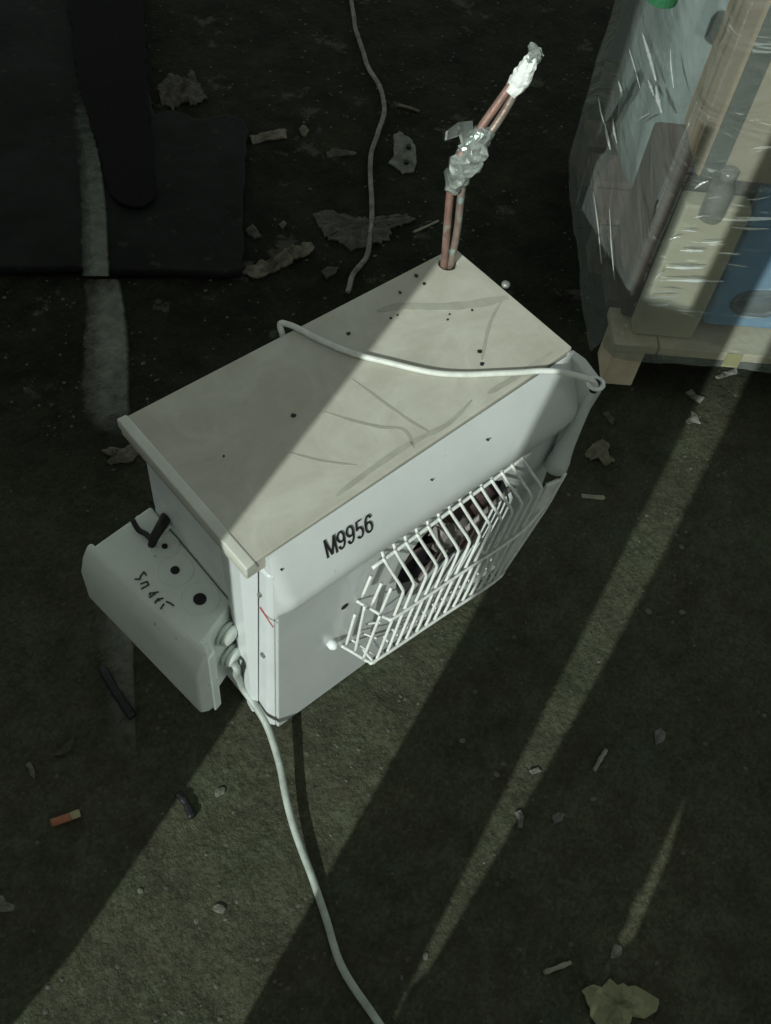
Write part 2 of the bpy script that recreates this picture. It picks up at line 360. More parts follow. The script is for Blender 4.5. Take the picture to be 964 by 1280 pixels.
blocker_plank([(-0.037, 2.0), (-0.037, 3.0), (-0.102, 3.0), (-0.102, 2.0)])

# ------------------------------------------------------------------ cooling unit
U = empty('cooling_unit', (0.585, 0.6, 0), 'white cooling unit with beige top, wire guard and copper pipes, standing on the ground', 'cooling unit')
TZ = 0.4826
bm = B(); box(bm, 0.330, 0.838, 0.492, 0.722, 0.004, 0.455)
casing = link('casing', bm, M_side, U, bevel=0.004)
# top tray with a pipe hole at the far corner
def ring_plate(bm, outline, c, r, z0, z1, n=24):
    """flat plate with a round hole, outline counter-clockwise in xy"""
    angs = sorted([2 * math.pi * k / n for k in range(n)] + [math.atan2(y - c[1], x - c[0]) % (2 * math.pi) for x, y in outline])
    def hit(a):
        d = (math.cos(a), math.sin(a)); best = None
        for i in range(len(outline)):
            (x1, y1), (x2, y2) = outline[i], outline[(i + 1) % len(outline)]
            den = d[0] * (y2 - y1) - d[1] * (x2 - x1)
            if abs(den) < 1e-12: continue
            t = ((x1 - c[0]) * (y2 - y1) - (y1 - c[1]) * (x2 - x1)) / den
            w = ((x1 - c[0]) * d[1] - (y1 - c[1]) * d[0]) / den
            if t > 0 and -1e-6 <= w <= 1 + 1e-6 and (best is None or t < best): best = t
        return (c[0] + d[0] * best, c[1] + d[1] * best)
    I1, O1, I0, O0 = [], [], [], []
    for a in angs:
        o = hit(a); i = (c[0] + r * math.cos(a), c[1] + r * math.sin(a))
        I1.append(bm.verts.new((*i, z1))); O1.append(bm.verts.new((*o, z1))); I0.append(bm.verts.new((*i, z0))); O0.append(bm.verts.new((*o, z0)))
    m = len(angs)
    for k in range(m):
        j = (k + 1) % m
        bm.faces.new([I1[k], O1[k], O1[j], I1[j]]); bm.faces.new([I0[k], I0[j], O0[j], O0[k]])
        bm.faces.new([O1[k], O0[k], O0[j], O1[j]]); bm.faces.new([I1[k], I1[j], I0[j], I0[k]])
out = [(0.311, 0.4765), (0.847, 0.490), (0.848, 0.7245), (0.311, 0.733)]
bm = B(); ring_plate(bm, out, (0.818, 0.7045), 0.0125, 0.455, TZ)
tray = link('top_panel', bm, M_beige, U, bevel=0.003)
bm = B(); hexa(bm, [(0.3095, 0.474, 0.468), (0.328, 0.4755, 0.468), (0.327, 0.7345, 0.468), (0.3095, 0.7355, 0.468),
                    (0.3095, 0.474, TZ + 0.0012), (0.3235, 0.4755, TZ + 0.0016), (0.3225, 0.7345, TZ + 0.0016), (0.3095, 0.7355, TZ + 0.0012)])
link('rim', bm, M_rim, tray, bevel=0.0025)
bm = B(); cyl(bm, (0.818, 0.7045, 0.456), (0.818, 0.7045, 0.459), 0.02); link('pipe_hole', bm, M_dark, tray)
for x, y in [(632, 357)]:
    p = at(x, y, TZ); bm = B(); tube(bm, [p, p + Vector((0, 0, 0.004)), p + Vector((0, 0, 0.006))], 0.006, 12, [0.006, 0.006, 0.003]); link('screw', bm, M_steel, tray, smooth=True)
# slightly darker streaks on the tray, each with a shape of its own
def draw_streak(pts, w, name='tray_streak', m=None, parent=tray, z=TZ, h=0.0006):
    P = smooth_path([at(x, y, z) for x, y in pts], 5); bm = B(); n = len(P); a, b = [], []
    for i, p in enumerate(P):
        t = (P[min(i + 1, n - 1)] - P[max(i - 1, 0)]); t.z = 0; t.normalize(); s = Vector((-t.y, t.x, 0))
        ww = w * (0.35 + 0.65 * min(1, 4 * i / n, 4 * (n - 1 - i) / n + 0.25)) * rnd.uniform(0.8, 1.2)
        a.append(p + s * ww); b.append(p - s * ww)
    poly = a + b[::-1]
    lo = [bm.verts.new(q + Vector((0, 0, -0.0005))) for q in poly]; hi = [bm.verts.new(q + Vector((0, 0, h))) for q in poly]
    for i in range(n - 1):
        bm.faces.new([hi[i], hi[i + 1], hi[2 * n - 2 - i], hi[2 * n - 1 - i]])
    k = 2 * n
    for i in range(k): bm.faces.new([lo[i], lo[(i + 1) % k], hi[(i + 1) % k], hi[i]])
    return link(name, bm, m or M_streak, parent)
draw_streak([(472, 389), (500, 383), (545, 384), (590, 381), (634, 372)], 0.0072)
draw_streak([(627, 376), (612, 405), (602, 450)], 0.0022)
draw_streak([(440, 474), (475, 500), (510, 525), (537, 541)], 0.0020)
draw_streak([(405, 515), (440, 526), (475, 534), (505, 538), (517, 560)], 0.0022)
draw_streak([(362, 566), (400, 576), (446, 582)], 0.0014)
draw_streak([(590, 500), (560, 530), (510, 556), (460, 590), (420, 620)], 0.0035)
draw_streak([(690, 440), (650, 468), (610, 492)], 0.0040)
for q in [(367, 520), (280, 570), (500, 366), (436, 417), (489, 398), (590, 388), (603, 455), (455, 345), (560, 400), (530, 355), (520, 345), (497, 394), (562, 393), (600, 440)]:
    p = at(q[0], q[1], TZ); bm = B(); k = rnd.randint(5, 7); r0 = rnd.uniform(0.0014, 0.0035)
    sheet(bm, [p + Vector((math.cos(6.283 * i / k) * r0 * rnd.uniform(0.5, 1.3), math.sin(6.283 * i / k) * r0 * rnd.uniform(0.5, 1.3), -0.0003)) for i in range(k)], 0.0014)
    link('dirt_speck', bm, M_rubber, tray)

# front cover: sloping brow above a flat face
prof = [(0.4905, 0.449), (0.4755, 0.4795), (0.4715, 0.4770), (0.4455, 0.4190), (0.4422, 0.4120), (0.4405, 0.4050), (0.4400, 0.3980), (0.4408, 0.3910), (0.4435, 0.3830), (0.4480, 0.3750), (0.4540, 0.3680), (0.4585, 0.3620), (0.4600, 0.3560), (0.4900, 0.3560)]
def brow_pt(x, y, z, k):                             # k: how far the brow stands out from the face here
    return (x, 0.460 + (y - 0.460) * k if y < 0.460 else y, z)
bm = B(); rows = []
yshift = lambda x: (x - 0.313) * 0.02
for x, k, dz in [(0.338, 0.10, -0.012), (0.339, 0.30, -0.008), (0.342, 0.55, -0.004), (0.346, 0.76, -0.002), (0.351, 0.91, -0.001), (0.358, 1, 0), (0.5, 1, 0), (0.7, 1, 0), (0.79, 1, 0), (0.812, 1, 0), (0.835, 0.9, 0), (0.846, 0.6, 0)]:
    rows.append([bm.verts.new(brow_pt(x, y + (yshift(x) if z > 0.44 else 0), z + (dz if y < 0.46 else 0), k)) for y, z in prof])
for a, b in zip(rows, rows[1:]):
    for i in range(len(prof)): bm.faces.new([a[i], a[(i + 1) % len(prof)], b[(i + 1) % len(prof)], b[i]])
bm.faces.new(rows[0]); bm.faces.new(rows[-1][::-1])
cover = link('front_cover', bm, M_white, U, smooth=True)
for p in cover.data.polygons:
    if p.vertices[0] is None: pass
bmod = cover.modifiers.new('edges', 'EDGE_SPLIT'); bmod.split_angle = math.radians(50)
# lower face with the round fan opening
FC, FR = (0.662, 0.222), 0.113
bm = B(); ring_plate(bm, [(0.341, 0.004), (0.846, 0.004), (0.846, 0.358), (0.341, 0.358)], FC, FR, 0, 0.030, 48)
for v in bm.verts:
    x, y, z = v.co; v.co = Vector((x, 0.490 - z, y))
face = link('face_panel', bm, M_white, U, bevel=0.0025)
bm = B()
hexa(bm, [(0.331, 0.474, 0.006), (0.3405, 0.462, 0.006), (0.3405, 0.5, 0.006), (0.331, 0.505, 0.006), (0.333, 0.468, 0.452), (0.341, 0.462, 0.452), (0.341, 0.5, 0.452), (0.331, 0.545, 0.452)])
side = link('side_cover', bm, M_whiteb, U, bevel=0.004)
bm = B()
hexa(bm, [(0.322, 0.498, 0.02), (0.3295, 0.492, 0.02), (0.3295, 0.50, 0.02), (0.3245, 0.515, 0.02), (0.318, 0.500, 0.449), (0.330, 0.480, 0.449), (0.3315, 0.535, 0.449), (0.320, 0.548, 0.449)])
link('side_flange', bm, M_whiteb, U, bevel=0.002)
for px, py in [(325, 741), (330, 817)]:
    p = atx(px, py, 0.333); bm = B(); cyl(bm, p + Vector((-0.0005, -0.001, 0)), p + Vector((-0.004, -0.0012, 0)), 0.0042, 12); link('screw', bm, M_steel, side, smooth=False)
p, q = atx(325, 758, 0.3315), atx(342, 783, 0.3335)
bm = B(); cyl(bm, p + Vector((-0.001, -0.001, 0)), q + Vector((-0.001, -0.001, 0)), 0.0009, 6); link('scratch', bm, M_red, side)
# lettering on the brow
P0 = Vector((0, 0.4715, 0.4770)); ed = Vector((0, 0.4455 - 0.4715, 0.4190 - 0.4770)).normalized(); NB = Vector((1, 0, 0)).cross(ed).normalized()
if NB.y > 0: NB = -NB
a, b = onplane(409, 698, P0, NB), onplane(467, 663, P0, NB)
cap = (onplane(399, 679, P0, NB) - a).length
ex = (b - a).normalized(); ey = -ed; ey = (ey - ey.dot(ex) * ex).normalized(); TW = (b - a).length
def arc(cx, cy, rx, ry, t0, t1, n=14): return [(cx + rx * math.cos(math.radians(t0 + (t1 - t0) * k / n)), cy + ry * math.sin(math.radians(t0 + (t1 - t0) * k / n))) for k in range(n + 1)]
NINE = [arc(0.5, 0.68, 0.38, 0.26, 0, 360, 24), [(0.88, 0.68)] + arc(0.42, 0.52, 0.46, 0.46, 0, -62, 10) + arc(0.42, 0.32, 0.30, 0.26, -78, -165, 6)]
GLY = {'M': [[(0.07, 0.0), (0.07, 1.0)], [(0.09, 0.97), (0.5, 0.05)], [(0.5, 0.05), (0.91, 0.97)], [(0.93, 1.0), (0.93, 0.0)]], '9': NINE,
       '6': [[(1 - x, 1 - y) for x, y in st] for st in NINE],
       '5': [[(0.84, 0.94), (0.26, 0.94), (0.17, 0.48)], arc(0.48, 0.32, 0.38, 0.27, 142, -150, 18)]}
WID = {'M': 1.18, '9': 0.9, '5': 0.9, '6': 0.9}; tot = sum(WID[c] for c in 'M9956') + 4 * 0.14
bm = B(); cx_ = 0.0
for c in 'M9956':
    for si, st in enumerate(GLY[c]):
        Q = [a + ex * ((cx_ + x * WID[c]) / tot * TW) + ey * (y * cap) + NB * (0.0007 + 0.00005 * si) for x, y in st]; L1, L2 = [], []
        closed = (Q[0] - Q[-1]).length < 1e-6
        for k, q in enumerate(Q):
            p0, p1 = Q[max(k - 1, 0)], Q[min(k + 1, len(Q) - 1)]
            if closed and k in (0, len(Q) - 1): p0, p1 = Q[-2], Q[1]
            t = (p1 - p0).normalized(); n_ = NB.cross(t) * cap * 0.054
            L1.append(bm.verts.new(q + n_)); L2.append(bm.verts.new(q - n_))
        for k in range(len(Q) - 1): bm.faces.new([L1[k], L1[k + 1], L2[k + 1], L2[k]])
    cx_ += WID[c] + 0.14
link('lettering', bm, M_ink, cover)
for px, py, r in [(404, 690, 0), (352, 712, 0.0013), (540, 600, 0.0012), (610, 550, 0.0014)]:
    if r:
        p = onplane(px, py, P0, NB); bm = B(); cyl(bm, p - NB * 0.002, p + NB * 0.0012, r, 7); link('dirt_speck', bm, M_rubber, cover)
# right end ear with a screw hole and a rounded foot
bm = B()
ear = [(0.492, 0.477), (0.468, 0.4795), (0.440, 0.4700), (0.430, 0.462), (0.428, 0.450), (0.434, 0.405), (0.441, 0.352), (0.444, 0.300), (0.452, 0.288), (0.475, 0.285), (0.492, 0.30)]
sheet(bm, [Vector((0.838, y, z)) for y, z in ear], 0.014, Vector((1, 0, 0)))
end = link('end_bracket', bm, M_white, U, bevel=0.004)
P = [(0.845, 0.437, 0.458), (0.842, 0.438, 0.42), (0.838, 0.440, 0.37), (0.835, 0.442, 0.32), (0.834, 0.443, 0.290), (0.834, 0.443, 0.277)]
bm = B(); tube(bm, smooth_path(P, 4), 0.015, 16, [0.006 + 0.011 * (min(1, i / 15) ** 1.6) - (0.005 if i == 20 else 0) for i in range(21)])
link('rounded_lip', bm, M_white, end, smooth=True)
p = at(744, 482, 0.466); bm = B(); cyl(bm, p + Vector((0, 0, -0.01)), p + Vector((0, 0, 0.0068)), 0.0055, 12); link('bolt_hole', bm, M_dark, end)
bm = B(); tube(bm, [p + Vector((0.010 * math.cos(t * 0.5236), 0.010 * math.sin(t * 0.5236), 0.004)) for t in range(13)], 0.003, 8); link('washer', bm, M_side, end, smooth=True)

# fan in the opening
FCEN = Vector((FC[0], 0.49, FC[1]))
fan = bpy.data.objects.new('fan', None); COL.objects.link(fan); fan.parent = U; fan.location = Vector((FC[0], 0.478, FC[1])) - world_loc(U)
bm = B(); cyl(bm, (FC[0], 0.4885, FC[1]), (FC[0], 0.4865, FC[1]), FR + 0.004, 40); link('shroud', bm, M_dark, fan)
bm = B(); tube(bm, [(FC[0], 0.486, FC[1]), (FC[0], 0.470, FC[1]), (FC[0], 0.464, FC[1])], 0.03, 20, [0.036, 0.034, 0.024]); link('hub', bm, M_motor, fan, smooth=False)
for k in range(5):
    t0 = 2 * math.pi * k / 5 + 0.5; bm = B(); A_, B_ = [], []
    for i in range(7):
        r = 0.034 + (FR - 0.012 - 0.034) * i / 6; w = 0.34 + 0.10 * math.sin(i / 6 * 3.1)
        for lst, tt, yy in ((A_, t0 - w + 0.10 * i / 6, 0.467), (B_, t0 + w * 0.9 + 0.16 * i / 6, 0.483)):
            lst.append(Vector((FC[0] + r * math.cos(tt), yy, FC[1] + r * math.sin(tt))))
    va = [bm.verts.new(p) for p in A_]; vb = [bm.verts.new(p) for p in B_]
    vc = [bm.verts.new(p + Vector((0, 0.002, 0))) for p in A_]; vd = [bm.verts.new(p + Vector((0, 0.002, 0))) for p in B_]
    for i in range(6):
        bm.faces.new([va[i], va[i + 1], vb[i + 1], vb[i]]); bm.faces.new([vc[i], vd[i], vd[i + 1], vc[i + 1]])
        bm.faces.new([va[i], vc[i], vc[i + 1], va[i + 1]]); bm.faces.new([vb[i], vb[i + 1], vd[i + 1], vd[i]])
    link('blade', bm, M_fan, fan, smooth=True)
bm = B()
for t in (0.35, 2.1, 3.9): cyl(bm, (FC[0] + 0.02 * math.cos(t), 0.4625, FC[1] + 0.02 * math.sin(t)), (FC[0] + (FR + .002) * math.cos(t), 0.4635, FC[1] + (FR + .002) * math.sin(t)), 0.004, 8)
link('motor_strut', bm, M_motor, fan, smooth=True)

# wire guard
G = bpy.data.objects.new('wire_guard', None); COL.objects.link(G); G.parent = U; G.location = Vector((0.63, 0.44, 0.2)) - world_loc(U)
def wire(pts, r=0.0023, n=4):
    bm = B(); tube(bm, smooth_path(pts, n), r, 8); return link('wire', bm, M_wire, G, smooth=True)
N_B = 14
railL, railR = aty(474, 704, 0.4500), aty(656, 571, 0.4500)
kneeL, kneeR = aty(505, 740, 0.420), aty(678, 611, 0.420)
botL, botR = aty(470, 826, 0.420), aty(622, 720, 0.420)
for i in range(N_B):
    t = i / (N_B - 1)
    rl = railL.lerp(railR, 0.03 + 0.95 * t); kn = kneeL.lerp(kneeR, t); bo = botL.lerp(botR, t)
    j = Vector((rnd.uniform(-1, 1) * 0.0012, 0, 0)); kn = kn + j + Vector((0, rnd.uniform(-.001, .001), 0)); bo = bo - j
    rl = rl + Vector((0, -0.0022, 0))
    f = rl + Vector((0.004, 0.0, 0.006)); f.y = 0.459
    up_ = (kn - rl)
    wire([f, rl + (f - rl) * 0.3, rl, rl + up_ * 0.5, rl + up_ * 0.9, kn + (bo - kn) * 0.06, kn.lerp(bo, 0.5), bo, bo + Vector((0.001, 0.010, -0.010)), bo + Vector((0.002, 0.030, -0.012))], 0.0023, 3)
wire([railL + Vector((-0.006, 0, -0.002)), railL, railL.lerp(railR, 0.5), railR, railR + Vector((0.006, 0, 0))], 0.0026)
# lower and middle rails, wrapping round the left side to the face
cL = aty(465, 829, 0.4185); mL = aty(488, 775, 0.4185); bF = aty(427, 807, 0.459); mF = aty(446, 751, 0.459)
wire([bF, bF.lerp(cL, 0.45), bF.lerp(cL, 0.9), cL + Vector((0.010, -0.001, 0.002)), cL.lerp(botR, 0.5) + Vector((0, -0.002, 0)), botR + Vector((0.004, -0.0035, 0)), botR + Vector((0.012, 0.02, 0)), botR + Vector((0.012, 0.039, 0))], 0.0026, 5)
mR = aty(655, 660, 0.4175)
wire([mF, mF.lerp(mL, 0.5), mF.lerp(mL, 0.92), mL + Vector((0.012, -0.002, 0.002)), mL.lerp(mR, 0.5) + Vector((0, -0.0025, 0)), mR + Vector((0, -0.002, 0)), aty(698, 606, 0.43), aty(704, 592, 0.455)], 0.0024, 5)
# left side wires
for (a0, a1, f0, f1) in [((464, 720), (453, 746), 0.30, 0.30), ((477, 729), (465, 756), 0.55, 0.55), ((489, 735), (476, 766), 0.8, 0.8)]:
    y = 0.459 - 0.04 * f0
    wire([aty(*a0, y), aty(*a1, y)], 0.0023)
for (a0, a1, f) in [((444, 768), (433, 806), 0.22), ((456, 758), (444, 815), 0.5), ((475, 770), (454, 824), 0.78)]:
    y = 0.459 - 0.04 * f
    wire([aty(*a0, y), aty((a0[0] + a1[0]) / 2, (a0[1] + a1[1]) / 2, y), aty(*a1, y)], 0.0022)
# cross ties on the floor of the basket and bent wires at the right end
for k in range(3):
    wire([aty(440 + 9 * k, 800 - 10 * k, 0.45), aty(467 + 4 * k, 818 - 20 * k, 0.425)], 0.0015)
wire([aty(707, 591, 0.420), aty(698, 607, 0.418), aty(684, 632, 0.418), aty(662, 665, 0.418), aty(628, 716, 0.4185)], 0.0028)
for k in range(5):
    f_ = (k + 1) / 6; dx = -24 * f_
    yy = 0.420 + 0.008 * f_
    wire([aty(702 + dx * 0.85, 598 + 8 * f_, yy), aty(690 + dx * 0.8, 620 + 6 * f_, yy), aty(664 + dx * 0.7, 661 + 4 * f_, yy), aty(628 + dx * 0.5, 715 + 3 * f_, yy)], 0.0026)
bm = B(); p = aty(431, 758, 0.460); cyl(bm, p + Vector((0, 0.004, 0)), p + Vector((0, -0.0006, 0)), 0.006, 12); link('screw_hole', bm, M_dark, face)
p = aty(416, 806, 0.455); bm = B(); tube(bm, [p + Vector((0, 0.006, 0)), p + Vector((0, -0.002, 0)), p + Vector((0, -0.006, 0)), p + Vector((0, -0.008, 0))], 0.006, 12, [0.0075, 0.0075, 0.005, 0.001]); link('knob', bm, M_side, face, smooth=True)

# junction box on the left side
JZ = 0.290
j1, j5, jn, j4 = Vector((0.232, 0.718, JZ)), Vector((0.3285, 0.728, JZ)), Vector((0.3285, 0.541, JZ)), Vector((0.262, 0.514, JZ))
def dz(v, z, dx=0, dy=0): return Vector((v.x + dx, v.y + dy, z))
bm = B(); hexa(bm, [dz(j4, 0.112), dz(jn, 0.112), dz(j5, 0.150), dz(j1, 0.158), j4, jn, j5, j1])
J = link('junction_box', bm, M_box, U, bevel=0.004)
lx = (j1 - j4).normalized(); ln = Vector((-lx.y, lx.x, 0))
if ln.x > 0: ln = -ln
a, b = j4 - lx * 0.010, j1 + lx * 0.008
bm = B()
prof_l = [(-0.005, JZ + 0.0012, JZ + 0.0012), (0.004, JZ - 0.002, JZ - 0.002), (0.014, JZ - 0.018, JZ - 0.018), (0.022, JZ - 0.048, JZ - 0.044), (0.022, 0.128, 0.176), (0.010, 0.112, 0.160), (-0.005, 0.108, 0.154)]
ra = [bm.verts.new(dz(a, za) + ln * d_) for d_, za, zb in prof_l]; rb = [bm.verts.new(dz(b, zb) + ln * d_) for d_, za, zb in prof_l]
for k in range(len(prof_l)): bm.faces.new([ra[k], ra[(k + 1) % len(ra)], rb[(k + 1) % len(ra)], rb[k]])
bm.faces.new(ra[::-1]); bm.faces.new(rb)
link('lid', bm, M_box, J, bevel=0.006, seg=4)
bm = B(); p = dz(j4, 0.1) + Vector((0.006, -0.006, 0)); hexa(bm, [p + Vector((-0.004, -0.006, 0)), p + Vector((0.010, -0.002, 0)), p + Vector((0.010, 0.010, 0)), p + Vector((-0.004, 0.01, 0)),
    p + Vector((-0.004, -0.006, 0.165)), p + Vector((0.010, -0.002, 0.165)), p + Vector((0.010, 0.010, 0.178)), p + Vector((-0.004, 0.01, 0.178))])
link('corner_post', bm, M_box, J, bevel=0.003)
for (px, py, r, R_) in [(219, 713, 0.0060, 0.0235), (250, 749, 0.0086, 0.0245), (206, 683, 0.004, 0.019)]:
    p = at(px, py, JZ); bm = B(); cyl(bm, p + Vector((0, 0, -0.004)), p + Vector((0, 0, 0.0012)), r, 20); link('knockout_hole', bm, M_dark, J)
    bm = B(); tube(bm, [p + Vector((R_ * math.cos(t * 6.2832 / 28), R_ * math.sin(t * 6.2832 / 28), 0.0)) for t in range(29)], 0.0009, 6, cap=False); link('knockout_ring', bm, M_box, J, smooth=True)
for px, py in [(284, 797), (289, 823)]:
    d = Vector((0.30, -0.95, 0)).normalized(); p = aty(px, py, 0.522) ; p.y += 0.012
    bm = B(); tube(bm, [p + d * s * 0.62 for s in (-0.004, 0.004, 0.0041, 0.009, 0.0091, 0.014, 0.0141, 0.019, 0.0191, 0.026, 0.030)], 0.013, 16, [0.0205, 0.0205, 0.0160, 0.0160, 0.0190, 0.0185, 0.0145, 0.0145, 0.0165, 0.0140, 0.0085])
    gl_ = link('cable_gland', bm, M_box, J, smooth=True); gl_.modifiers.new('edges', 'EDGE_SPLIT').split_angle = math.radians(40)
pen = [[(169, 724), (175, 724), (176, 720), (180, 715), (183, 719)], [(176, 730), (184, 727), (186, 731), (177, 736)], [(188, 741), (187, 744)], [(187, 742), (198, 740)], [(187, 747), (194, 742)],
       [(194, 754), (197, 749), (204, 748)], [(194, 752), (200, 750)], [(201, 761), (205, 755)], [(208, 752), (213, 754), (217, 757)]]
bm = B()
for s in pen:
    P = [at(x, y, JZ + 0.0006) for x, y in s]
    for p, q in zip(P, P[1:]):
        t = (q - p).normalized(); n_ = Vector((-t.y, t.x, 0)) * 0.0011
        sheet(bm, [p - n_ - t * .0006, q - n_ + t * .0006, q + n_ + t * .0006, p + n_ - t * .0006], 0.0003 + 0.0002 * rnd.random())
link('handwriting', bm, M_pen, J)
# black cable boot and bracket between casing and junction box
bm = B(); P = smooth_path([atx(208, 646, 0.332), at(203, 655, 0.315), at(193, 672, 0.302), at(189, 684, 0.285)], 5)
tube(bm, P, 0.009, 12, [0.0078 - 0.003 * (i / (len(P) - 1)) ** 2 for i in range(len(P))]); link('cable_boot', bm, M_rubber, U, smooth=True)
bm = B(); tube(bm, smooth_path([at(214, 657, 0.306), at(205, 664, 0.302), at(197, 677, 0.296)], 5), 0.0024, 8); link('cable_sleeve', bm, M_wire, U, smooth=True)
bm = B(); hexa(bm, [atx(170, 648, 0.318), atx(182, 668, 0.318), atx(200, 655, 0.328), atx(190, 640, 0.328), atx(170, 645, 0.318), atx(184, 664, 0.318), atx(201, 650, 0.328), atx(191, 636, 0.328)]); link('bracket_tab', bm, M_side, U, bevel=0.001)
bm = B(); tube(bm, smooth_path([at(166, 650, 0.300), at(173, 662, 0.296), at(183, 668, 0.296), at(190, 676, 0.298)], 4), 0.0038, 8); link('cable_loop', bm, M_rubber, U, smooth=True)
p = atx(191, 630, 0.3300); bm = B(); cyl(bm, p + Vector((0.002, 0, 0)), p + Vector((-0.0012, 0, 0)), 0.0065, 12); link('casing_hole', bm, M_dark, casing)

# copper pipes
base = Vector((0.818, 0.7045, 0.456))
def pp(px, py, y): return aty(px, py, y)
bm = B(); tube(bm, smooth_path([base + Vector((-0.004, 0.001, 0)), pp(556, 322, 0.705), pp(559, 285, 0.703), pp(563, 240, 0.700), pp(570, 205, 0.697), pp(590, 175, 0.694), pp(615, 140, 0.690), pp(640, 105, 0.686)], 5), 0.0052, 12); link('copper_pipe', bm, M_copper, U, smooth=True)
bm = B(); tube(bm, smooth_path([base + Vector((0.004, -0.001, 0)), pp(565, 322, 0.699), pp(572, 285, 0.696), pp(577, 240, 0.693), pp(584, 205, 0.690), pp(604, 178, 0.687), pp(627, 145, 0.684), pp(648, 108, 0.682)], 5), 0.0050, 12); tag(link('copper_pipe', bm, M_copper2, U, smooth=True), 'paler copper pipe with green tarnish')
def lumpy(name, path, radii, m, seed, jag=0.3, n=9, crease=0.0025):
    r_ = random.Random(seed); P = smooth_path(path, 3); k = len(P) - 1
    rad = []
    for i in range(len(P)):
        t = i / k * (len(radii) - 1); a = int(t); b = min(a + 1, len(radii) - 1); rad.append(radii[a] * (1 - t + a) + radii[b] * (t - a))
    bm = B(); rings = tube(bm, P, 0.01, n, rad)
    for i, ring in enumerate(rings):
        for j, v in enumerate(ring): v.co = P[i] + (v.co - P[i]) * (1 + r_.uniform(-jag, jag))
    bmesh.ops.triangulate(bm, faces=bm.faces)
    bmesh.ops.subdivide_edges(bm, edges=bm.edges, cuts=1, use_grid_fill=True)
    for v in bm.verts: v.co += crease * mn.noise_vector(v.co * 140)
    return link(name, bm, m, U, smooth=False)
wrap = lumpy('tape_wrap', [pp(565, 238, 0.697), pp(571, 222, 0.695), pp(582, 202, 0.693), pp(594, 182, 0.690), pp(608, 160, 0.688)], [0.0085, 0.014, 0.0185, 0.0165, 0.0105], M_foil, 3, 0.24)
bm = B(); sheet(bm, [pp(578, 186, 0.69), pp(574, 170, 0.69), pp(556, 176, 0.685), pp(557, 165, 0.685), pp(570, 155, 0.688), pp(588, 153, 0.69), pp(590, 176, 0.69)], 0.004, Vector((0.3, -0.5, 0.8)).normalized()); link('tape_tail', bm, M_foil, U, smooth=False)
lumpy('white_tape_end', [pp(637, 117, 0.684), pp(648, 103, 0.682), pp(655, 92, 0.681), pp(662, 80, 0.680), pp(668, 70, 0.679)], [0.0085, 0.0120, 0.0115, 0.0095, 0.0075], M_tapew, 5, 0.10, 9, 0.0008)
lumpy('tape_crumple', [pp(664, 76, 0.679), pp(670, 66, 0.678), pp(675, 62, 0.677)], [0.008, 0.010, 0.006], M_foil, 9, 0.4)

# ------------------------------------------------------------------ cables
def cable(name, label, pts, r, m, n=8):
    P = smooth_path(pts, n); P = [p + Vector((1, 1, 0.12)) * 0 + Vector((mn.noise(p * 13), mn.noise(p * 13 + Vector((5, 1, 2))), 0)) * r * 0.9 for p in P]
    b0 = Vector(P[0]); b0.z = 0; bm = B(); tube(bm, P, r, 10)
    for v in bm.verts: v.co -= b0
    o = link(name, bm, m, smooth=True); o.location = b0
    return tag(o, label, 'cable')
cable('white_cable', 'stiff white cable lying across the beige top of the cooling unit',
      [at(744, 482, 0.47), at(738, 475, 0.484), at(720, 469, 0.4875), at(690, 465, 0.4882), at(640, 467, 0.4870), at(585, 468, 0.4866), at(540, 465, 0.4866), at(490, 455, 0.4866), at(443, 443, 0.4868), at(405, 427, 0.4868), at(375, 411, 0.4866), at(360, 405, 0.4866), at(350, 405, 0.4850), Vector((0.556, 0.7345, 0.468)), Vector((0.556, 0.742, 0.42)), Vector((0.53, 0.78, 0.25)), Vector((0.53, 0.82, 0.05)), Vector((0.56, 0.88, 0.006)), Vector((0.66, 0.92, 0.006))], 0.0040, M_cablew)
cable('power_cable', 'grey power cable trailing from the junction box across the lit ground',
      [aty(291, 826, 0.522), aty(296, 836, 0.505), at(300, 855, 0.085), at(318, 880, 0.060), at(337, 910, 0.045), at(350, 955, 0.030), at(361, 1010, 0.021), at(378, 1065, 0.013), at(396, 1115, 0.008), at(413, 1170, 0.006), at(433, 1215, 0.006), at(455, 1255, 0.006), at(480, 1290, 0.006), at(510, 1330, 0.006)], 0.0053, M_cableg)
cable('thin_cord', 'thin dusty cord snaking over the dark ground behind the unit',
      [at(436, -30, 0.005), at(441, 10, 0.005), at(447, 45, 0.006), at(460, 82, 0.006), at(476, 112, 0.005), at(480, 138, 0.006), at(472, 168, 0.005), at(464, 195, 0.005), at(465, 228, 0.004), at(464, 262, 0.004), at(463, 295, 0.004), at(457, 322, 0.004), at(441, 345, 0.004), at(434, 365, 0.004)], 0.0055, M_cord)

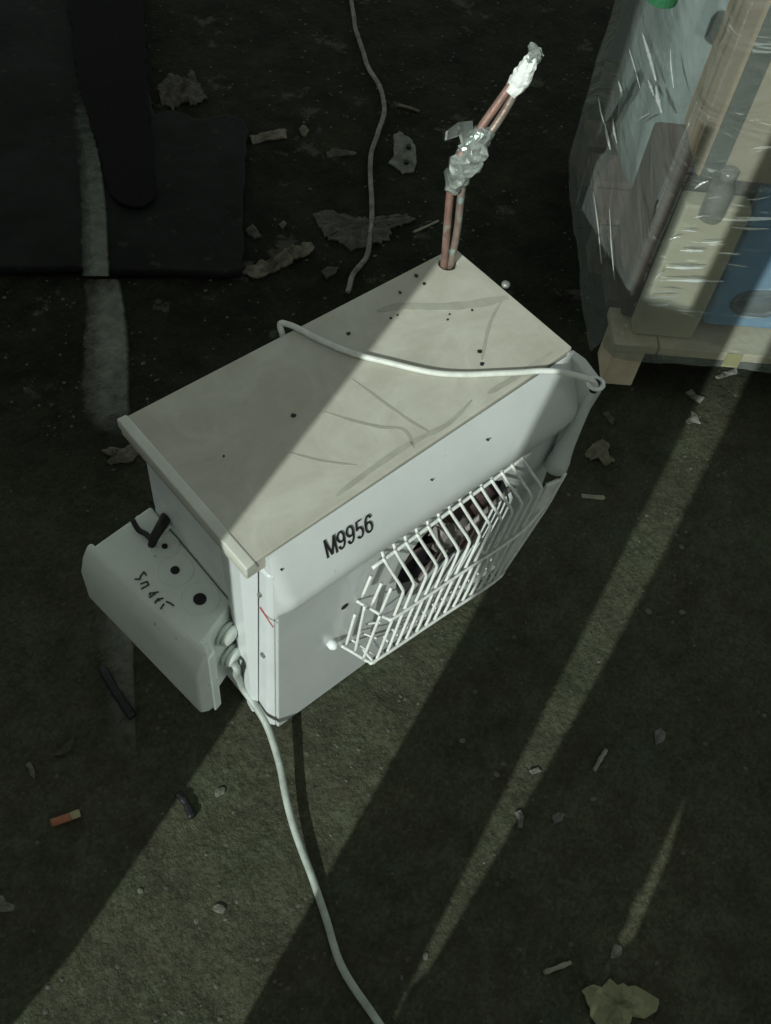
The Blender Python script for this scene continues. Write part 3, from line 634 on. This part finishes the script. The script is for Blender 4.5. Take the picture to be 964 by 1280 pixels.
# ------------------------------------------------------------------ dark mat, painted light strip
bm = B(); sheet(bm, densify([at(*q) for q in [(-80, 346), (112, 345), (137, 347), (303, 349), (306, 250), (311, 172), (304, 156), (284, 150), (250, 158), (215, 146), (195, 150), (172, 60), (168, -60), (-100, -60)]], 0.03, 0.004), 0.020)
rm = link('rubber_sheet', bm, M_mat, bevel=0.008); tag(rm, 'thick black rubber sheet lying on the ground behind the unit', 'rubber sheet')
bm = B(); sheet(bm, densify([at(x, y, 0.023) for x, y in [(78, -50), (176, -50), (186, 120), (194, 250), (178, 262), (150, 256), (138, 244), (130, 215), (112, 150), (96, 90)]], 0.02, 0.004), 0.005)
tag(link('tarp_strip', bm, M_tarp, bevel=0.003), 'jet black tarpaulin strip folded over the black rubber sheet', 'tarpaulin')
def light_strip_material(name, base, dark):
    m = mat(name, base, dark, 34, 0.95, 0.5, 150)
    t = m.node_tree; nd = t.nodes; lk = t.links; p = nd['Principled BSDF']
    at_ = nd.new('ShaderNodeAttribute'); at_.attribute_name = 'light_fade'
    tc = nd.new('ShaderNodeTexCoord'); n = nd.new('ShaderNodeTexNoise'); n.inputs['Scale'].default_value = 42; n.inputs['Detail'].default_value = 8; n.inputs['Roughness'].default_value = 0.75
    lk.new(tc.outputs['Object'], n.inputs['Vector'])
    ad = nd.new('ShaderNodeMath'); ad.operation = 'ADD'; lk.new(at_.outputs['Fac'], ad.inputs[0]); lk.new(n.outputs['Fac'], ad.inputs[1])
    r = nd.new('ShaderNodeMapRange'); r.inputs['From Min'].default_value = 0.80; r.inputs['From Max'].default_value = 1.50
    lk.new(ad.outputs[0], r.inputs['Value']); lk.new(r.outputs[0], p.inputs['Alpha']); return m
def light_strip(rows, z, m):
    bm = B(); lay = bm.verts.layers.float.new('light_fade'); R_ = []
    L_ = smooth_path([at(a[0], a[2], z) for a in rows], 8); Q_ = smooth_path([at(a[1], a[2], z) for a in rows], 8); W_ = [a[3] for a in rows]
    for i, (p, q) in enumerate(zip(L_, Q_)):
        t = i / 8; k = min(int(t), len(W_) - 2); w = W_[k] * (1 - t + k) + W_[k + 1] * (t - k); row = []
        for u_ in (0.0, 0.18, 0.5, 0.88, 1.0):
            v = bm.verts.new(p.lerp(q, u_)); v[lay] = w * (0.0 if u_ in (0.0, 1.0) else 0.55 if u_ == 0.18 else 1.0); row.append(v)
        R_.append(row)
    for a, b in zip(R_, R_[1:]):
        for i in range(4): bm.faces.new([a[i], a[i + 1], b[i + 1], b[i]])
    return link('painted_light_strip', bm, m)
def line(px, z, th, m, jit=0.006):
    bm = B(); sheet(bm, densify([at(x, y, z) for x, y in px], 0.012, jit), th); return link('painted_light_strip', bm, m)
M_light_strip = light_strip_material('light_strip_paint', (0.17, 0.176, 0.148), (0.085, 0.088, 0.074))
M_light_strip_b = light_strip_material('light_strip_on_sheet', (0.13, 0.145, 0.12), (0.07, 0.078, 0.066))
tag(light_strip([(98, 152, 349, .8), (101, 158, 380, 1), (96, 164, 430, 1), (95, 166, 510, .85), (100, 167, 550, .25), (104, 168, 600, .0), (105, 169, 660, .15), (108, 170, 710, .8), (112, 170, 780, .95), (122, 172, 860, .8), (132, 174, 930, .55), (140, 172, 958, .1)], 0.004, M_light_strip), kind='structure')  # light strip painted on the ground, faded where the unit's shadow cuts it
tag(light_strip([(98, 139, 345, 1), (97, 137, 300, 1), (96, 134, 250, .9), (92, 127, 200, .7), (88, 117, 160, .55), (82, 106, 120, .35), (76, 98, 80, .15)], 0.0265, M_light_strip_b), kind='structure')  # the painted light strip continues over the rubber sheet

# ------------------------------------------------------------------ wrapped pallet load
E1, E2 = Vector((0.742, -0.670, 0)), Vector((0.670, 0.742, 0)); PC = Vector((1.286, 0.635, 0)); UPV = Vector((0, 0, 1))
def pb(bm, a0, a1, b0, b1, z0, z1, o=PC):
    q = lambda a, b, z: o + E1 * a + E2 * b + UPV * z
    hexa(bm, [q(a0, b0, z0), q(a1, b0, z0), q(a1, b1, z0), q(a0, b1, z0), q(a0, b0, z1), q(a1, b0, z1), q(a1, b1, z1), q(a0, b1, z1)])
pal = empty('wooden_pallet', PC, 'pale wooden pallet carrying the wrapped load, right of the unit', 'pallet')
for k in range(6):
    bm = B(); b0 = -0.03 + 0.115 * k; pb(bm, -0.036, 0.047, b0, b0 + 0.095, 0.096, 0.116); link('deck_board', bm, M_pallet if k == 0 else M_palletdk, pal, bevel=0.002)
    bm = B(); pb(bm, 0.050, 0.62, b0, b0 + 0.095, 0.096, 0.116); link('deck_board', bm, M_pallet, pal, bevel=0.002)
for a in (-0.030, 0.37, 0.55):
    for b in (-0.025, 0.28, 0.56):
        bm = B(); pb(bm, a, a + 0.060, b, b + 0.08, 0.0, 0.0945); link('block', bm, M_pallet if b < 0 else M_palletdk, pal, bevel=0.003)
bm = B(); pb(bm, 0.175, 0.205, -0.034, -0.0315, 0.085, 0.118); link('yellow_light_patch', bm, M_yellow, pal)  # end of the narrow light strip, painted as a yellow patch
def load(name, label, cat, m, a0, a1, b0, b1, z0, z1, bevel=0.006):
    c = PC + E1 * (a0 + a1) / 2 + E2 * (b0 + b1) / 2; c.z = z0
    bm = B(); pb(bm, a0, a1, b0, b1, z0, z1)
    for v in bm.verts: v.co -= c
    o = link(name, bm, m, bevel=bevel); o.location = c
    return tag(o, label, cat)
load('cardboard_carton', 'dark maroon brown carton low on the left side of the pallet', 'carton', M_cartondk, -0.018, 0.30, 0.04, 0.235, 0.118, 0.40)
load('cardboard_carton', 'beige carton under wrinkled film at the pallet corner', 'carton', M_cartonbg, 0.0, 0.112, -0.005, 0.036, 0.118, 0.415)
blue = load('plastic_crate', 'blue plastic crate beside the beige carton on the pallet', 'crate', M_blue, 0.118, 0.60, 0.0, 0.036, 0.150, 0.46, 0.012)
bm = B(); c = PC + E1 * 0.20 + E2 * 0.002 + UPV * 0.215
tube(bm, [c + (E1 * math.cos(t * 0.2618) * 0.045 + UPV * math.sin(t * 0.2618) * 0.026) for t in range(25)], 0.008, 8, cap=False); sheet(bm, [c + (E1 * math.cos(t * 0.2618) * 0.045 + UPV * math.sin(t * 0.2618) * 0.026) for t in range(24)], 0.004, -E2); link('handle_recess', bm, M_bluedk, blue, smooth=True)
up_c = load('cardboard_carton', 'tall brown carton stacked above the beige carton', 'carton', M_carton, 0.0, 0.60, 0.0, 0.15, 0.462, 1.25, 0.008)
bm = B(); pb(bm, 0.004, 0.034, -0.006, -0.002, 0.468, 1.24); link('strap', bm, M_greydk, up_c)
bm = B(); pb(bm, 0.036, 0.60, -0.004, -0.001, 0.47, 1.24); link('side_flap', bm, M_cartont, up_c)
# grey bag: lumpy upright mass on the left of the pallet
bc = PC + E1 * 0.100 + E2 * 0.430 + UPV * 0.118
bm = B(); bmesh.ops.create_icosphere(bm, subdivisions=4, radius=1.0)
r_ = random.Random(4)
for v in bm.verts:
    p = v.co.copy(); q = Vector((math.copysign(abs(p.x) ** 0.6, p.x), math.copysign(abs(p.y) ** 0.6, p.y), math.copysign(abs(p.z) ** 0.7, p.z)))
    d = 1 + 0.16 * mn.noise(Vector((p.x * 2.4, p.y * 2.4, p.z * 1.1 + 3))) + 0.05 * mn.noise(p * 7)
    v.co = E1 * (q.x * 0.128 * d) + E2 * (q.y * 0.185 * d) + UPV * (0.5 + q.z * 0.5 * d)
    v.co.z = max(v.co.z, 0.002)
o = link('plastic_bag', bm, M_bag, smooth=True); o.location = bc
tag(o, 'bulging grey plastic sack behind the brown carton on the pallet', 'sack')
bm = B(); g0 = at(838, -34, 0.9); tube(bm, [g0 + Vector((0, 0, -0.03)), g0, g0 + Vector((0, 0, 0.012))], 0.03, 20, [0.017, 0.017, 0.012])
for v in bm.verts: v.co -= g0
o = link('green_lid', bm, M_green, smooth=False); o.location = g0; tag(o, 'dark green cap poking out over the grey sack', 'cap')
# cloudy bottle tucked against the carton corner
bt = PC + E1 * 0.035 + E2 * -0.030 + UPV * 0.416
bm = B(); tube(bm, [bt + UPV * z for z in (0, 0.004, 0.045, 0.062, 0.072, 0.074, 0.088, 0.090)], 0.02, 20, [0.018, 0.020, 0.020, 0.019, 0.013, 0.014, 0.014, 0.012])
for v in bm.verts: v.co -= bt
o = link('clear_bottle', bm, M_bottle, smooth=True); o.location = bt; tag(o, 'small cloudy bottle standing on the beige carton under the film', 'bottle')
# stretch film round the load
bm = B(); L = []
base_loop = [(0.62, -0.055), (0.40, -0.050), (0.25, -0.048), (0.12, -0.046), (0.0, -0.046), (-0.030, -0.040), (-0.044, -0.018), (-0.047, 0.06), (-0.048, 0.16), (-0.050, 0.28), (-0.052, 0.40), (-0.052, 0.55), (-0.048, 0.64), (-0.02, 0.66), (0.2, 0.66), (0.62, 0.66)]
dens = []
for i in range(len(base_loop) - 1):
    for k in range(7):
        t = k / 7; dens.append((base_loop[i][0] * (1 - t) + base_loop[i + 1][0] * t, base_loop[i][1] * (1 - t) + base_loop[i + 1][1] * t))
dens.append(base_loop[-1])
NZ = 70
for zi in range(NZ + 1):
    row = []
    for (a, b) in dens:
        lowz = 0.006 if b > 0.05 else 0.095 - 0.089 * min(1, max(0, (b + 0.0) / 0.05))
        z = lowz + (1.2 - lowz) * zi / NZ; k = min(1, max(0, (z - 0.12) / 0.5)); aa, bb = a, b
        if a < 0: aa = a + (0.012 * k) * (-a / 0.09)
        if b < 0: bb = b + 0.022 * k
        w = 0.010 * mn.noise(Vector((a * 7, b * 7, z * 2.2 + 2))) + 0.0040 * mn.noise(Vector((a * 3 + 7, b * 3, z * 13))) + 0.010 * max(0, mn.noise(Vector((a * 16 + z * 7, b * 16 - z * 3, z * 2.0 + 9))))
        nrm = Vector((-1, -1)).normalized()
        row.append(bm.verts.new(PC + E1 * (aa + nrm.x * w) + E2 * (bb + nrm.y * w) + UPV * z))
    L.append(row)
for a, b in zip(L, L[1:]):
    for i in range(len(dens) - 1): bm.faces.new([a[i], a[i + 1], b[i + 1], b[i]])
for v in bm.verts: v.co -= PC
o = link('stretch_film', bm, M_film, smooth=True); o.location = PC
tag(o, 'clear wrinkled stretch film wrapped round the pallet load', 'plastic film')
film = o
def fold(p0, p1, P, N, r):
    q0, q1 = onplane(*p0, P, N), onplane(*p1, P, N); mid = q0.lerp(q1, 0.5) + N * 0.002 * rnd.uniform(-1, 1) + UPV * rnd.uniform(-.002, .002)
    bm = B(); pts = smooth_path([q0, q0.lerp(mid, 0.6), mid, mid.lerp(q1, 0.5), q1], 3); k = len(pts) - 1
    tube(bm, pts, r, 6, [r * (0.15 + 0.85 * math.sin(math.pi * (0.04 + 0.92 * i / k)) * rnd.uniform(0.7, 1.2)) for i in range(len(pts))])
    link('fold', bm, M_fold, film, smooth=True)
PR, NR = PC - E2 * 0.040, E2; PL, NL = PC - E1 * 0.056, E1
for x0, y0, x1, y1, r in [(850, 313, 880, 314, .0028), (832, 334, 880, 335, .0030), (828, 350, 905, 352, .0030), (876, 303, 904, 302, .0018), (914, 284, 962, 286, .0024), (822, 364, 850, 366, .0016), (812, 372, 848, 371, .0018), (808, 381, 836, 381, .0022), (845, 388, 890, 392, .0014), (852, 288, 872, 290, .0014), (868, 272, 890, 270, .0014), (816, 352, 828, 340, .0016), (836, 300, 852, 296, .0014), (905, 394, 958, 398, .0014), (930, 250, 962, 246, .0014), (868, 236, 886, 226, .0020), (886, 248, 902, 246, .0020), (908, 330, 936, 334, .0012)]:
    fold((x0, y0), (x1, y1), PR, NR, r)
for x0, y0, x1, y1, r in [(803, 41, 820, 101, .0040), (810, 99, 817, 119, .0030), (820, 107, 827, 141, .0042), (773, 101, 778, 121, .0026), (756, 153, 763, 187, .0034), (766, 148, 771, 179, .0022), (795, 153, 811, 142, .0022), (748, 120, 757, 160, .0018), (786, 60, 800, 110, .0018), (742, 240, 752, 330, .0016), (762, 260, 768, 350, .0014), (838, 60, 842, 110, .0016)]:
    fold((x0, y0), (x1, y1), PL, NL, r)

# ------------------------------------------------------------------ litter
P = smooth_path([at(64, 1029, 0.006), at(84, 1022, 0.006), at(100, 1016, 0.006)], 4); b0 = Vector((P[0].x, P[0].y, 0))
cb = empty('cigarette_butt', b0, 'orange cigarette butt with a cream end at the left of the ground', 'cigarette butt')
k = int(len(P) * 0.62)
bm = B(); tube(bm, P[:k + 1], 0.0055, 10); link('filter', bm, M_orange, cb, smooth=True)
bm = B(); tube(bm, P[k:], 0.0057, 10, [0.0057, 0.0056, 0.0056, 0.0053][:len(P) - k] + [0.0052] * max(0, len(P) - k - 4)); link('paper_end', bm, M_butt, cb, smooth=True)
flake('pale_leaf', 'large pale green crumpled leaf at the bottom edge of the ground', 'leaf', [(728, 1237), (742, 1231), (752, 1233), (760, 1223), (772, 1230), (800, 1234), (822, 1248), (821, 1264), (806, 1275), (790, 1270), (778, 1290), (748, 1292), (738, 1262)], M_leaf, crumple=0.016, thick=0.003, jit=0.002)
stick('twig', 'short greenish stick left of the pale leaf', 'stick', [(680, 1216), (698, 1209), (714, 1203)], 0.0035, M_stick)
stick('twig', 'slim grey stick between the two narrow light streaks', 'stick', [(743, 963), (750, 950), (758, 937)], 0.0035, M_stick)
flake('flat_stick', 'flat pale wooden stick lying right of the wire guard', 'stick', [(727, 617), (755, 619), (757, 622), (755, 624), (728, 621)], M_stick, crumple=0.002, jit=0.0004)
flake('bent_scrap', 'bright bent scrap at the top of the long light streak', 'scrap', [(895, 471), (904, 465), (920, 461), (922, 466), (908, 470), (898, 474)], M_scrap, crumple=0.01, jit=0.001)
flake('dead_leaf', 'curled dead leaf beside the right end of the unit', 'leaf', [(733, 566), (741, 556), (752, 552), (764, 557), (760, 566), (768, 575), (758, 582), (748, 574), (738, 578)], M_deadleaf, crumple=0.02, jit=0.003)
flake('dead_leaf', 'brown forked dead leaf at the left corner of the unit', 'leaf', [(127, 563), (138, 560), (150, 562), (164, 557), (172, 566), (166, 578), (150, 577), (138, 581), (134, 577), (145, 571), (136, 569)], M_bark, crumple=0.018, jit=0.001)
flake('paper_chip', 'torn pale chip alone right of the long light streak', 'scrap', [(818, 914), (826, 909), (833, 915), (830, 927), (821, 931)], M_scrap, crumple=0.006)
flake('paper_chip', 'pale chip with a notch near the middle of the dark ground', 'scrap', [(690, 1021), (699, 1015), (707, 1018), (703, 1026), (693, 1029)], M_scrap, crumple=0.006)
flake('paper_chip', 'small bright chip on the edge of the long light streak', 'scrap', [(662, 962), (672, 958), (676, 963), (666, 967)], M_scrap, crumple=0.006)
flake('paper_chip', 'twin pale crumbs beside the long light streak', 'scrap', [(644, 1016), (652, 1012), (655, 1020), (653, 1034), (646, 1034), (648, 1024)], M_scrap, crumple=0.008)
flake('leaf_scrap', 'three-pointed pale leaf scrap on the upper edge of the light streak', 'scrap', [(858, 525), (866, 520), (864, 513), (871, 517), (876, 529), (868, 527), (862, 529)], M_scrap, crumple=0.008)
flake('leaf_scrap', 'small grey leaf scrap just left of the light streak top', 'scrap', [(858, 490), (864, 487), (870, 494), (881, 497), (876, 503), (866, 498)], M_scrap, crumple=0.008)
flake('leaf_scrap', 'grey leaf scrap at the left margin with a ragged rim', 'scrap', [(-6, 1120), (4, 1118), (8, 1128), (19, 1133), (16, 1139), (0, 1140), (-8, 1136)], M_scrap, crumple=0.012)
flake('leaf_scrap', 'folded grey leaf scrap near the end of the painted light strip', 'scrap', [(66, 944), (72, 936), (84, 930), (91, 920), (93, 926), (86, 938), (76, 946)], M_dimscrap, crumple=0.012)
flake('leaf_scrap', 'narrow upright leaf scrap at the far left', 'scrap', [(33, 956), (37, 951), (42, 962), (44, 973), (38, 969)], M_scrap, crumple=0.01)
flake('leaf_scrap', 'dull leaf scrap lying under the right edge of the unit cover', 'scrap', [(752, 516), (760, 514), (769, 524), (766, 531), (758, 522)], M_dimscrap, crumple=0.01)
for px, py, r, lab in [(275, 990, 0.010, 'grey lump of grit in the upper part of the wide light strip'), (274, 1136, 0.010, 'grey pebble in the lower part of the wide light strip'), (176, 1114, 0.005, 'tiny white pebble near the left edge of the light strip'), (577, 926, 0.006, 'small pale pebble in the shade between the light strips'), (620, 968, 0.006, 'dull pebble left of the long light streak'), (770, 1190, 0.011, 'grey stone at the lower tip of the short light streak'), (852, 684, 0.006, 'pale pebble on dark ground right of the long streak'), (852, 766, 0.007, 'flat grey pebble in the dark at the right'), (810, 765, 0.007, 'round grey pebble under the flat one in the dark'), (628, 955, 0.005, 'crumb-sized pebble above the dull pebble'), (532, 1195, 0.006, 'pale pebble at the foot of the long light streak'), (742, 1000, 0.005, 'light crumb of stone below the grey stick')]:
    p = at(px, py); bm = B(); bmesh.ops.create_icosphere(bm, subdivisions=2, radius=r * 0.72)
    for v in bm.verts: v.co = Vector((v.co.x * 1.2, v.co.y * 0.85, v.co.z * 0.40)) * (1 + 0.55 * mn.noise(v.co * 160 + p * 9)); v.co.z += r * 0.2
    o = link('pebble', bm, M_stone, smooth=False); o.location = (p.x, p.y, 0); o.rotation_euler[2] = rnd.uniform(0, 3); tag(o, lab, 'pebble', 'pebbles scattered on the ground')
stick('shadow_strip', 'short black strip standing in for a shadow at the left edge of the wide light strip', 'stick', [(222, 992), (232, 1003), (240, 1022)], 0.006, M_rubber)  # black rods stand in for shadow marks across the light strips
stick('shadow_strip', 'black strip standing in for a shadow across the painted light strip', 'stick', [(128, 835), (143, 862), (166, 896)], 0.0075, M_rubber)
# rubble behind the unit
flake('crumpled_scrap', 'pale crumpled scrap on the dark ground at the upper left', 'scrap', [(198, 108), (214, 96), (232, 98), (240, 88), (249, 106), (259, 124), (246, 131), (226, 128), (215, 138), (202, 130)], M_dimscrap, z=0.0, crumple=0.022, jit=0.004)
flake('wood_chip', 'yellowish wood chip behind the black rubber sheet', 'wood chip', [(312, 170), (330, 166), (357, 161), (359, 172), (336, 174), (316, 180)], M_bark, crumple=0.008)
flake('crumb', 'small tan crumb beside the yellowish wood chip', 'crumb', [(374, 162), (380, 156), (386, 162), (383, 171), (377, 168)], M_bark, crumple=0.008)
pc = flake('plastic_fragment', 'grey broken plastic piece with two holes right of the thin cord', 'fragment', [(492, 168), (500, 165), (512, 172), (519, 182), (521, 202), (517, 214), (503, 216), (494, 208), (486, 203), (493, 195)], M_scrap, crumple=0.008, jit=0.001)
for q in ((511, 183), (508, 202)):
    p = at(q[0], q[1], 0.011); bm = B(); cyl(bm, p + Vector((0, 0, -0.004)), p + Vector((0, 0, 0.0022)), 0.006, 10)
    for v in bm.verts: v.co -= Vector(pc.location)
    h = link('hole', bm, M_dark); h.parent = pc
flake('bark_piece', 'long pale bark piece behind the back edge of the unit', 'bark', [(303, 338), (318, 330), (334, 328), (352, 316), (372, 308), (394, 306), (392, 314), (370, 326), (352, 334), (330, 346), (312, 346)], M_bark, crumple=0.022, jit=0.004)
flake('dirt_patch', 'broad crust of dried mud around the thin cord', 'mud crust', [(392, 268), (410, 262), (440, 270), (470, 272), (508, 268), (520, 276), (490, 284), (484, 300), (470, 306), (440, 312), (420, 302), (404, 294), (398, 280)], M_dimscrap, crumple=0.012, jit=0.006)
flake('mud_crumb', 'small mud crumb above the long bark piece', 'crumb', [(306, 288), (316, 281), (327, 296), (318, 298)], M_dimscrap, crumple=0.012)
flake('mud_crumb', 'tiny pale crumb above the bark and right of the mud crumb', 'crumb', [(348, 280), (354, 276), (358, 280), (354, 286)], M_bark, crumple=0.010)
flake('mud_crumb', 'pale flat crumb left of the mud crust', 'crumb', [(402, 340), (410, 334), (424, 334), (420, 341), (408, 348)], M_dimscrap, crumple=0.012)
stick('twig', 'thin pale twig against the back corner of the unit', 'stick', [(517, 290), (533, 283), (548, 276)], 0.003, M_stick)
stick('twig', 'thin dull twig above the plastic fragment', 'stick', [(497, 131), (510, 134), (524, 139)], 0.004, M_bark)
flake('crust_strip', 'long thin strip of crust left of the plastic fragment', 'mud crust', [(408, 190), (420, 186), (444, 189), (446, 193), (424, 195), (410, 196)], M_dimscrap, crumple=0.012)
# grit that nobody could count
bm = B()
CL = [(rnd.uniform(-0.3, 2.0), rnd.uniform(-0.5, 2.0), rnd.uniform(0.03, 0.16)) for _ in range(26)] + [(0.36, 0.43, 0.05), (0.6, 0.43, 0.06), (0.8, 0.42, 0.07), (0.28, 0.6, 0.06)]
for k in range(5200):
    x, y = rnd.uniform(-0.35, 2.3), rnd.uniform(-0.6, 2.3)
    if k % 3 == 0:
        q = rnd.choice(CL); x, y = rnd.gauss(q[0], q[2]), rnd.gauss(q[1], q[2])
    if 0.30 < x < 0.86 and 0.44 < y < 0.74: continue
    r = 0.0009 + 0.0028 * rnd.random() ** 3; t = rnd.uniform(0, 6.28)
    vv = [bm.verts.new((x + r * math.cos(t + a) * rnd.uniform(.7, 1.5), y + r * math.sin(t + a) * rnd.uniform(.7, 1.4), 0.0005)) for a in (0, 1.1, 2.3, 3.5, 4.4, 5.4)]
    top = bm.verts.new((x + rnd.uniform(-r, r) * .3, y + rnd.uniform(-r, r) * .3, r * rnd.uniform(0.4, 0.8)))
    for i in range(6): bm.faces.new([vv[i], vv[(i + 1) % 6], top])
M_grit = mat('grit', (0.105, 0.103, 0.082), (0.045, 0.043, 0.036), 60, 0.95, 0, detail=2)
tag(link('gravel', bm, M_grit), 'fine grit scattered over the dark ground', 'gravel', kind='stuff')
